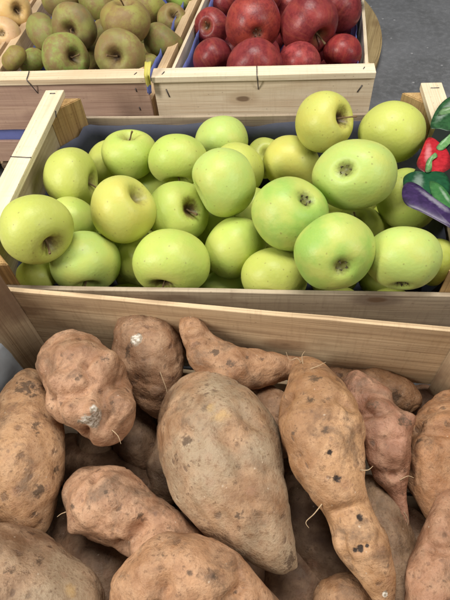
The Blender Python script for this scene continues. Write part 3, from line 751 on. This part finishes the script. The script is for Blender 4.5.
tuber([(58, 341, 6, -.075), (68, 358, 29, -.068), (82, 380, 38, -.058), (97, 402, 37, -.058), (107, 424, 28, -.070), (112, 440, 5, -.085)],
      'knobby pinkish sweet potato with a crumbly white broken tip, at the rear left', (.53, .33, .215), .05, seed=3, rough=.8,
      bumps=[(68, 354, 14, 5), (121, 407, 17, 10), (76, 410, 16, 8), (54, 380, 13, 5), (108, 362, 14, 6), (93, 409, 8, 8), (84, 350, 10, 3)],
      creases=[(50, 400, 84, 392, 6, 4.5), (84, 392, 94, 378, 5, 3), (104, 392, 126, 378, 6, 4.5), (103, 396, 104, 425, 6, 4), (86, 428, 88, 440, 5, 3), (84, 362, 90, 376, 5, 2.5)],
      marks=[(92, 418, 11, 'scuff', -2), (94, 408, 6, 'scuff', 0), (99, 417, 7, 'scuff', 0), (102, 360, 4, 'pit', 1.2), (70, 355, 3, 'pit', .6), (110, 404, 4, 'pit', .7), (77, 378, 3, 'pit', .5)],
      hairs=[[(112, 430), (118, 436), (121, 444)]])
tuber([(132, 311, 6, -.085), (138, 328, 26, -.085), (148, 350, 35, -.09), (155, 374, 32, -.105), (163, 400, 22, -.125), (168, 418, 4, -.14)],
      'blunt brown sweet potato with a crusty scar on top, against the rear board', (.42, .26, .16), .15, seed=4, rough=.75,
      bumps=[(137, 340, 9, 3), (165, 345, 14, 3)],
      marks=[(136, 340, 7, 'scuff', -.5), (127, 352, 4, 'pit', 1), (140, 333, 4, 'pit', 1), (132, 345, 3, 'pit', .6)],
      hairs=[[(160, 372), (163, 380), (166, 388), (168, 398)]])
tuber([(186, 311, 5, -.055), (190, 321, 11, -.060), (197, 338, 15, -.066), (212, 358, 21, -.074), (234, 369, 22, -.082), (257, 369, 20, -.088), (280, 368, 14, -.095), (300, 366, 9, -.10), (312, 366, 3, -.105)],
      'bent brown sweet potato with a narrow ringed neck pointing up at the rear board', (.47, .285, .165), .1, seed=5, rough=.6,
      bumps=[(193, 330, 7, 1.5)], creases=[(184, 340, 206, 336, 3, 1.5), (182, 327, 200, 325, 3, 1.2), (190, 352, 214, 342, 4, 1.5)],
      marks=[(187, 313, 5, 'scuff', 0), (216, 352, 4, 'pit', 1), (231, 364, 4, 'pit', 1.2), (248, 357, 3, 'pit', .6), (262, 360, 3, 'pit', .6)])
tuber([(198, 385, 6, -.115), (203, 402, 40, -.105), (214, 432, 58, -.095), (226, 466, 60, -.09), (243, 502, 50, -.09), (264, 534, 34, -.095), (281, 556, 20, -.10), (291, 566, 9, -.104), (293, 569, 5, -.105)],
      'biggest sweet potato, a grey-brown teardrop in the centre tapering to the lower right', (.47, .315, .195), .95, seed=6, rough=.42, NR=150, NS=120,
      bumps=[(225, 415, 22, 3), (262, 450, 26, 3), (185, 440, 22, 2)], creases=[(222, 425, 240, 470, 9, 2.8), (240, 470, 266, 545, 8, 2.6), (196, 490, 250, 542, 7, 2.6), (178, 425, 200, 445, 8, 2.2), (240, 410, 262, 430, 8, 2)],
      marks=[(221, 416, 10, 'flesh', .6), (210, 408, 7, 'flesh', .3), (186, 443, 4, 'pit', 1), (237, 514, 3, 'pit', .7), (175, 460, 4, 'pit', .4), (290, 560, 6, 'pit', -.5)])
tuber([(301, 361, 4, -.085), (307, 373, 19, -.078), (314, 394, 31, -.070), (321, 422, 40, -.064), (326, 446, 39, -.062), (336, 482, 32, -.066), (348, 512, 25, -.072), (362, 545, 25, -.076), (375, 574, 19, -.082), (384, 598, 12, -.088), (388, 610, 3, -.09)],
      'long orange-tan sweet potato with a row of black holes and thin roots', (.61, .395, .225), .0, seed=7, rough=.55, NR=170, NS=110,
      bumps=[(295, 420, 20, 5), (348, 412, 18, 4), (343, 545, 14, 3)], creases=[(334, 512, 368, 502, 5, 4), (290, 398, 282, 412, 6, 3.5), (340, 398, 352, 412, 6, 2.5), (340, 535, 348, 560, 5, 2)],
      marks=[(329, 451, 3.5, 'pit', 2.5), (338, 480, 5.5, 'pit', 4), (361, 517, 4.5, 'pit', 3), (360, 548, 5, 'pit', 3), (354, 551, 3.5, 'pit', 2), (368, 546, 3, 'pit', 2), (316, 377, 4, 'pit', 1), (327, 430, 4, 'pit', .8), (293, 431, 2.5, 'pit', 1), (385, 594, 3, 'scuff', 0), (311, 400, 3, 'pit', .3)],
      hairs=[[(301, 363), (297, 358), (290, 360), (286, 352)], [(303, 364), (302, 356), (305, 351)], [(310, 369), (318, 366), (326, 362)],
             [(322, 504), (314, 514), (306, 522), (309, 528)], [(360, 470), (368, 470), (373, 466)]])
tuber([(350, 378, 5, -.098), (358, 388, 18, -.090), (367, 399, 22, -.084), (375, 412, 21, -.082), (382, 428, 25, -.078), (386, 448, 24, -.080), (391, 470, 18, -.090), (397, 490, 10, -.098), (404, 512, 5, -.104), (407, 525, 2, -.108)],
      'knobby pinkish sweet potato tapering to a thin tail, right of the one with holes', (.49, .28, .20), .05, seed=8, rough=.7,
      bumps=[(374, 404, 8, 3.5), (405, 420, 9, 7), (364, 428, 10, 4), (384, 392, 8, 3), (398, 455, 9, 3), (376, 462, 8, 3)], creases=[(356, 416, 390, 410, 5, 4), (372, 442, 400, 438, 4, 2.5), (390, 476, 400, 474, 4, 2)],
      marks=[(373, 404, 5, 'pit', 1.5), (405, 421, 5, 'pit', 1.2), (409, 424, 4, 'pit', 1), (402, 493, 3, 'pit', .5)],
      hairs=[[(404, 512), (408, 520), (406, 530)], [(400, 480), (408, 476), (414, 478)]])
tuber([(325, 372, 6, -.13), (345, 381, 14, -.13), (375, 388, 19, -.13), (402, 397, 18, -.135), (420, 402, 5, -.14)],
      'brown sweet potato lying crosswise by the slot in the rear board', (.42, .26, .15), .1, seed=9, rough=.6, marks=[(395, 396, 5, 'pit', .6)])
tuber([(246, 383, 6, -.12), (258, 396, 17, -.12), (273, 415, 24, -.12), (280, 440, 18, -.125), (284, 458, 4, -.13)],
      'brown sweet potato between the big teardrop one and the one with holes', (.42, .255, .15), .1, seed=10, rough=.6)
tuber([(462, 396, 6, -.125), (452, 418, 28, -.115), (442, 452, 37, -.105), (438, 484, 34, -.105), (434, 508, 18, -.11), (432, 522, 4, -.115)],
      'plump orange-brown sweet potato at the right edge', (.54, .31, .17), .05, seed=11, rough=.75, bumps=[(440, 420, 16, 4), (425, 455, 16, 4)],
      creases=[(415, 430, 450, 432, 6, 4)], marks=[(447, 424, 4, 'pit', 1), (420, 440, 3, 'pit', .5)])
tuber([(455, 492, 6, -.085), (450, 512, 17, -.082), (446, 545, 26, -.082), (440, 582, 33, -.085), (440, 620, 33, -.09), (442, 650, 5, -.10)],
      'pinkish pale sweet potato in the bottom right corner of the photo', (.50, .30, .20), .0, seed=12, rough=.6, bumps=[(441, 520, 12, 5)], creases=[(425, 548, 452, 552, 5, 3)])
tuber([(70, 486, 7, -.11), (82, 491, 24, -.105), (104, 502, 35, -.098), (133, 517, 32, -.098), (158, 534, 31, -.103), (182, 556, 27, -.112), (200, 575, 6, -.12)],
      'bent pinkish sweet potato with a round eye, in front of the knobby one', (.54, .335, .22), .1, seed=13, rough=.7,
      bumps=[(112, 504, 8, 2.5), (100, 478, 14, 4), (75, 525, 8, 6), (80, 500, 12, 3)], creases=[(120, 550, 146, 522, 8, 6), (128, 545, 150, 530, 6, 3), (76, 508, 84, 492, 5, 3), (92, 482, 100, 474, 5, 2)],
      marks=[(142, 519, 4.5, 'pit', 1.5), (108, 493, 5, 'pit', .4), (72, 505, 3, 'pit', .8)],
      hairs=[[(66, 512), (61, 514), (57, 517)]])
tuber([(120, 622, 10, -.088), (140, 594, 34, -.078), (168, 582, 42, -.070), (200, 584, 41, -.070), (232, 596, 32, -.080), (260, 606, 20, -.095), (282, 612, 5, -.105)],
      'large tan sweet potato along the bottom edge of the photo', (.57, .355, .215), .08, seed=14, rough=.6,
      bumps=[(190, 550, 20, 3)], creases=[(158, 612, 168, 580, 8, 6), (226, 600, 244, 584, 7, 3.5)],
      marks=[(190, 573, 4, 'pit', .8), (214, 575, 3.5, 'pit', 1), (235, 592, 4, 'pit', .8), (182, 570, 3, 'pit', .5)])
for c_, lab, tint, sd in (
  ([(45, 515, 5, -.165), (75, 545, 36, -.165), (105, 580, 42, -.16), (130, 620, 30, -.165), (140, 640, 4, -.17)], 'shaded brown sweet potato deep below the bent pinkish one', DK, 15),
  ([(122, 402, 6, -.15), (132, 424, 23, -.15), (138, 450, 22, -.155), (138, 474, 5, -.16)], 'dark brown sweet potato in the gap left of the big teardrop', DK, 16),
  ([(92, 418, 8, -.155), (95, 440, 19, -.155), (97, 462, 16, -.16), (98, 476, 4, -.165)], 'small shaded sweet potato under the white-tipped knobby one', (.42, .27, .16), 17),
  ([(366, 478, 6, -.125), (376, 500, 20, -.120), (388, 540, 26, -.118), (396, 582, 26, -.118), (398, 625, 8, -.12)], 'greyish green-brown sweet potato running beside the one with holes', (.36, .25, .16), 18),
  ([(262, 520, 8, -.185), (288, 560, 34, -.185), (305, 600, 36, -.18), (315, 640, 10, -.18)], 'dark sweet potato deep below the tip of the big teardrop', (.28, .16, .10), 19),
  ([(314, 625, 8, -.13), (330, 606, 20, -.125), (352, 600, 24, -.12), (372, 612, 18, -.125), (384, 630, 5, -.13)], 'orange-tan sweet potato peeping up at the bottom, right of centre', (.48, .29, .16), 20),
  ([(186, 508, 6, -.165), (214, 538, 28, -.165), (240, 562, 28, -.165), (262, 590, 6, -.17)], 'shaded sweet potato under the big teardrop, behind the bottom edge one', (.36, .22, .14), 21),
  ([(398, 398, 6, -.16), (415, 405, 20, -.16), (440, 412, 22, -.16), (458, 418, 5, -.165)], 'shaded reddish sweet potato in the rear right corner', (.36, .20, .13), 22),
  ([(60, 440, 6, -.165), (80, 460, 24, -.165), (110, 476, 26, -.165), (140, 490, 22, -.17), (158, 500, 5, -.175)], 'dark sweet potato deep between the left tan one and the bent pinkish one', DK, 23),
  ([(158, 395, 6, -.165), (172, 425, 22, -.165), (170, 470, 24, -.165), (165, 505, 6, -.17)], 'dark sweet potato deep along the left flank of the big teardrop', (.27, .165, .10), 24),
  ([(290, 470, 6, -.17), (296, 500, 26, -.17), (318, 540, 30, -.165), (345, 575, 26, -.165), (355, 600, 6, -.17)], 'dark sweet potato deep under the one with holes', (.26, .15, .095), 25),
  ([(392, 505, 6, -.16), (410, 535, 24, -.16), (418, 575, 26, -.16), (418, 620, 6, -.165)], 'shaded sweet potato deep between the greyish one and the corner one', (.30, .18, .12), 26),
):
    dk = .62 if c_[1][3] < -.14 else .9                # deep tubers tinted darker, shade of the gaps put into their colour
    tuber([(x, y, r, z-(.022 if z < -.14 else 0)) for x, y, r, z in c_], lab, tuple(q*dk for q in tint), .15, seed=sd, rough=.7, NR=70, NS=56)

# ------------------------------------------------------------------ printed vegetable card on the right end of the apple crate
def gloss(name, col, col2, rough=.38, sc=60):
    """printed picture on card: the ink runs dark along outlines and pale where the pictured thing was shiny"""
    s = NT(name); n = s.noise(s.coord((1, 1, 1), 3), sc*3, 5, .65)
    ink = s.attr('ink'); c = s.mix(s.step(n, .3, .7), col, col2)
    c = s.mix(s.step(s.math('ADD', ink, s.math('MULTIPLY', s.math('SUBTRACT', n, .5), .5)), .05, .62, .82, 0), c, tuple(v*.22 for v in col))
    pale = tuple(min(.8, v*.8+.30) for v in col2)
    c = s.mix(s.step(s.math('ADD', s.attr('shine'), s.math('MULTIPLY', s.math('SUBTRACT', n, .5), .7)), .35, 1.05, 0, .62), c, pale)
    s.set(Base_Color=c, Roughness=rough, Specular_IOR_Level=.45); return s.m
card = empty('vegetable_card', at_z(440, 175, .006)); tag(card, 'glossy die-cut card printed with vegetables lying over the right end of the apple crate', 'printed card')
CZ = .0045
def shape(name, pts, z, hgt, mat, n=6, rings=12, th=.0, lob=0, amp=.3, shine_at=.3):
    K = [np.array(at_z(x, y, CZ)) for x, y in pts]; m = len(K); out = []
    for i in range(m):
        p0, p1, p2, p3 = K[i-1], K[i], K[(i+1) % m], K[(i+2) % m]
        for k in range(n):
            u = k/n; out.append(.5*((2*p1)+(p2-p0)*u+(2*p0-5*p1+4*p2-p3)*u*u+(3*p1-p0-3*p2+p3)*u**3))
    O = np.array(out)[:, :2]; cen = O.mean(0); bm = bmesh.new(); rows = []
    base = [bm.verts.new((p[0], p[1], z)) for p in O]
    for r in range(rings):
        s_ = math.cos(r/rings*math.pi/2); hh = hgt*math.sin(r/rings*math.pi/2)
        rows.append([bm.verts.new((cen[0]+(p[0]-cen[0])*s_, cen[1]+(p[1]-cen[1])*s_, z+th+hh*(1-(amp*math.cos(r/rings*math.pi/2)*(.5+.5*math.cos(lob*math.atan2(p[1]-cen[1], p[0]-cen[0])+.6)) if lob else 0)))) for p in O])
    top = bm.verts.new((cen[0], cen[1], z+th+hgt)); N = len(O)
    q = O-cen; ev, ax_ = np.linalg.eigh(q.T@q/N); sd = np.sqrt(ev)*1.7; bm.verts.index_update()
    ink = []; shine = []; hd = shine_at
    for v in bm.verts:
        d = np.array([v.co.x, v.co.y])-cen; k = d@ax_/sd; w_ = np.array([d[0], d[1]])/max(sd.mean(), 1e-6)
        edge = 1-min(1, float(np.hypot(k[0], k[1]))/1.0)
        ink.append(edge*1.6); a_ = d@ax_; a_ = a_ if ax_[1][0] > 0 else -a_
        shine.append(math.exp(-(((a_[0]/sd[0]-hd)/.24)**2))*math.exp(-((a_[1]/sd[1])/.62)**2) if hd is not None else 0)
    for A, B in [(base, rows[0])]+list(zip(rows[:-1], rows[1:])):
        for i in range(N): bm.faces.new((A[i], A[(i+1) % N], B[(i+1) % N], B[i]))
    for i in range(N): bm.faces.new((rows[-1][i], rows[-1][(i+1) % N], top))
    bm.faces.new(base)
    bmesh.ops.recalc_face_normals(bm, faces=bm.faces[:])
    me = bpy.data.meshes.new(name); bm.to_mesh(me); bm.free()
    for nm_, arr in (('ink', ink), ('shine', shine)):
        at = me.attributes.new(nm_, 'FLOAT', 'POINT'); at.data.foreach_set('value', np.array(arr, dtype=np.float32))
    o = link(name, me, mat); place(o, card, Matrix.Identity(4)); return o
shape('backing', [(436, 127), (421, 160), (407, 182), (409, 196), (424, 210), (446, 219), (468, 228), (485, 210), (490, 130), (475, 104), (450, 103)], .0015, .0004, simple('card_backing', (.012, .016, .012), .35), th=.0015)
gz = gloss('printed_courgette', (.012, .05, .016), (.03, .11, .035)); gp = gloss('printed_green_pepper', (.006, .055, .02), (.010, .085, .03))
rp = gloss('printed_red_pepper', (.36, .008, .016), (.50, .02, .03)); au = gloss('printed_aubergine', (.022, .010, .05), (.045, .022, .09), .36)
lf = gloss('printed_leaf', (.025, .12, .03), (.05, .17, .045), .4); ps = gloss('printed_stem', (.10, .25, .08), (.19, .36, .14), .35); lv_ = gloss('printed_sheen', (.13, .09, .27), (.20, .16, .38), .3); pale = gloss('printed_pale_skin', (.10, .20, .08), (.16, .28, .12), .4)
shape('courgette', [(431, 127), (433, 116), (440, 104), (450, 96), (466, 92), (478, 102), (472, 122), (452, 130), (440, 128)], .0032, .002, gz)
shape('courgette_band', [(438, 116), (442, 109), (452, 107), (462, 106), (460, 111), (448, 114)], .0053, .0004, pale)
shape('red_pepper', [(417, 164), (421, 152), (427, 138), (433, 137), (440, 142), (448, 150), (452, 165), (440, 173), (426, 172)], .0032, .0022, rp, lob=4, amp=.5)
shape('pepper_stem', [(436, 149), (440, 143), (446, 138), (452, 133), (456, 137), (449, 145), (442, 151)], .0056, .0008, ps)
shape('green_pepper', [(403, 180), (407, 174), (416, 171), (426, 172), (437, 171), (446, 174), (450, 184), (447, 200), (436, 208), (418, 203), (406, 194)], .0042, .0022, gp, lob=5, amp=.5)
shape('pepper_stem', [(425, 173), (426, 163), (431, 157), (435, 154), (437, 158), (432, 162), (431, 172)], .0066, .0008, ps)
shape('leaf', [(429, 183), (440, 186), (450, 198), (455, 212), (442, 208), (433, 200)], .0066, .0006, lf)
shape('aubergine', [(402, 197), (403, 187), (409, 182), (418, 185), (432, 196), (450, 208), (468, 221), (464, 238), (446, 226), (422, 213), (407, 206)], .0050, .0032, au)

# ------------------------------------------------------------------ light
world = bpy.data.worlds.new('World'); SC.world = world; world.use_nodes = True
bg = world.node_tree.nodes['Background']; bg.inputs[0].default_value = (.90, .95, 1.0, 1); bg.inputs[1].default_value = .12
def area(name, loc, target, sx, sy, power, col):
    d = bpy.data.lights.new(name, 'AREA'); d.shape = 'RECTANGLE'; d.size = sx; d.size_y = sy; d.energy = power; d.color = col
    o = bpy.data.objects.new(name, d); COL.objects.link(o); o.location = loc
    o.rotation_euler = (Vector(target)-Vector(loc)).to_track_quat('-Z', 'Y').to_euler(); return o
area('ceiling_lamp', (.30, .35, 2.0), (.3, .15, 0), 1.0, .8, 43, (1, .97, .92))
area('left_lamp', (-1.2, -.8, 1.15), (.3, .15, 0), .30, 1.0, 37, (1, .96, .88))
area('right_lamp', (1.9, -.75, 1.45), (.3, .15, 0), .30, 1.0, 19, (1, .96, .90))

SC.view_settings.view_transform = 'Standard'; SC.view_settings.look = 'None'; SC.view_settings.gamma = 1; SC.view_settings.exposure = 0
SC.render.engine = 'CYCLES'; SC.cycles.max_bounces = 8
SC.render.resolution_x = 768; SC.render.resolution_y = 1024
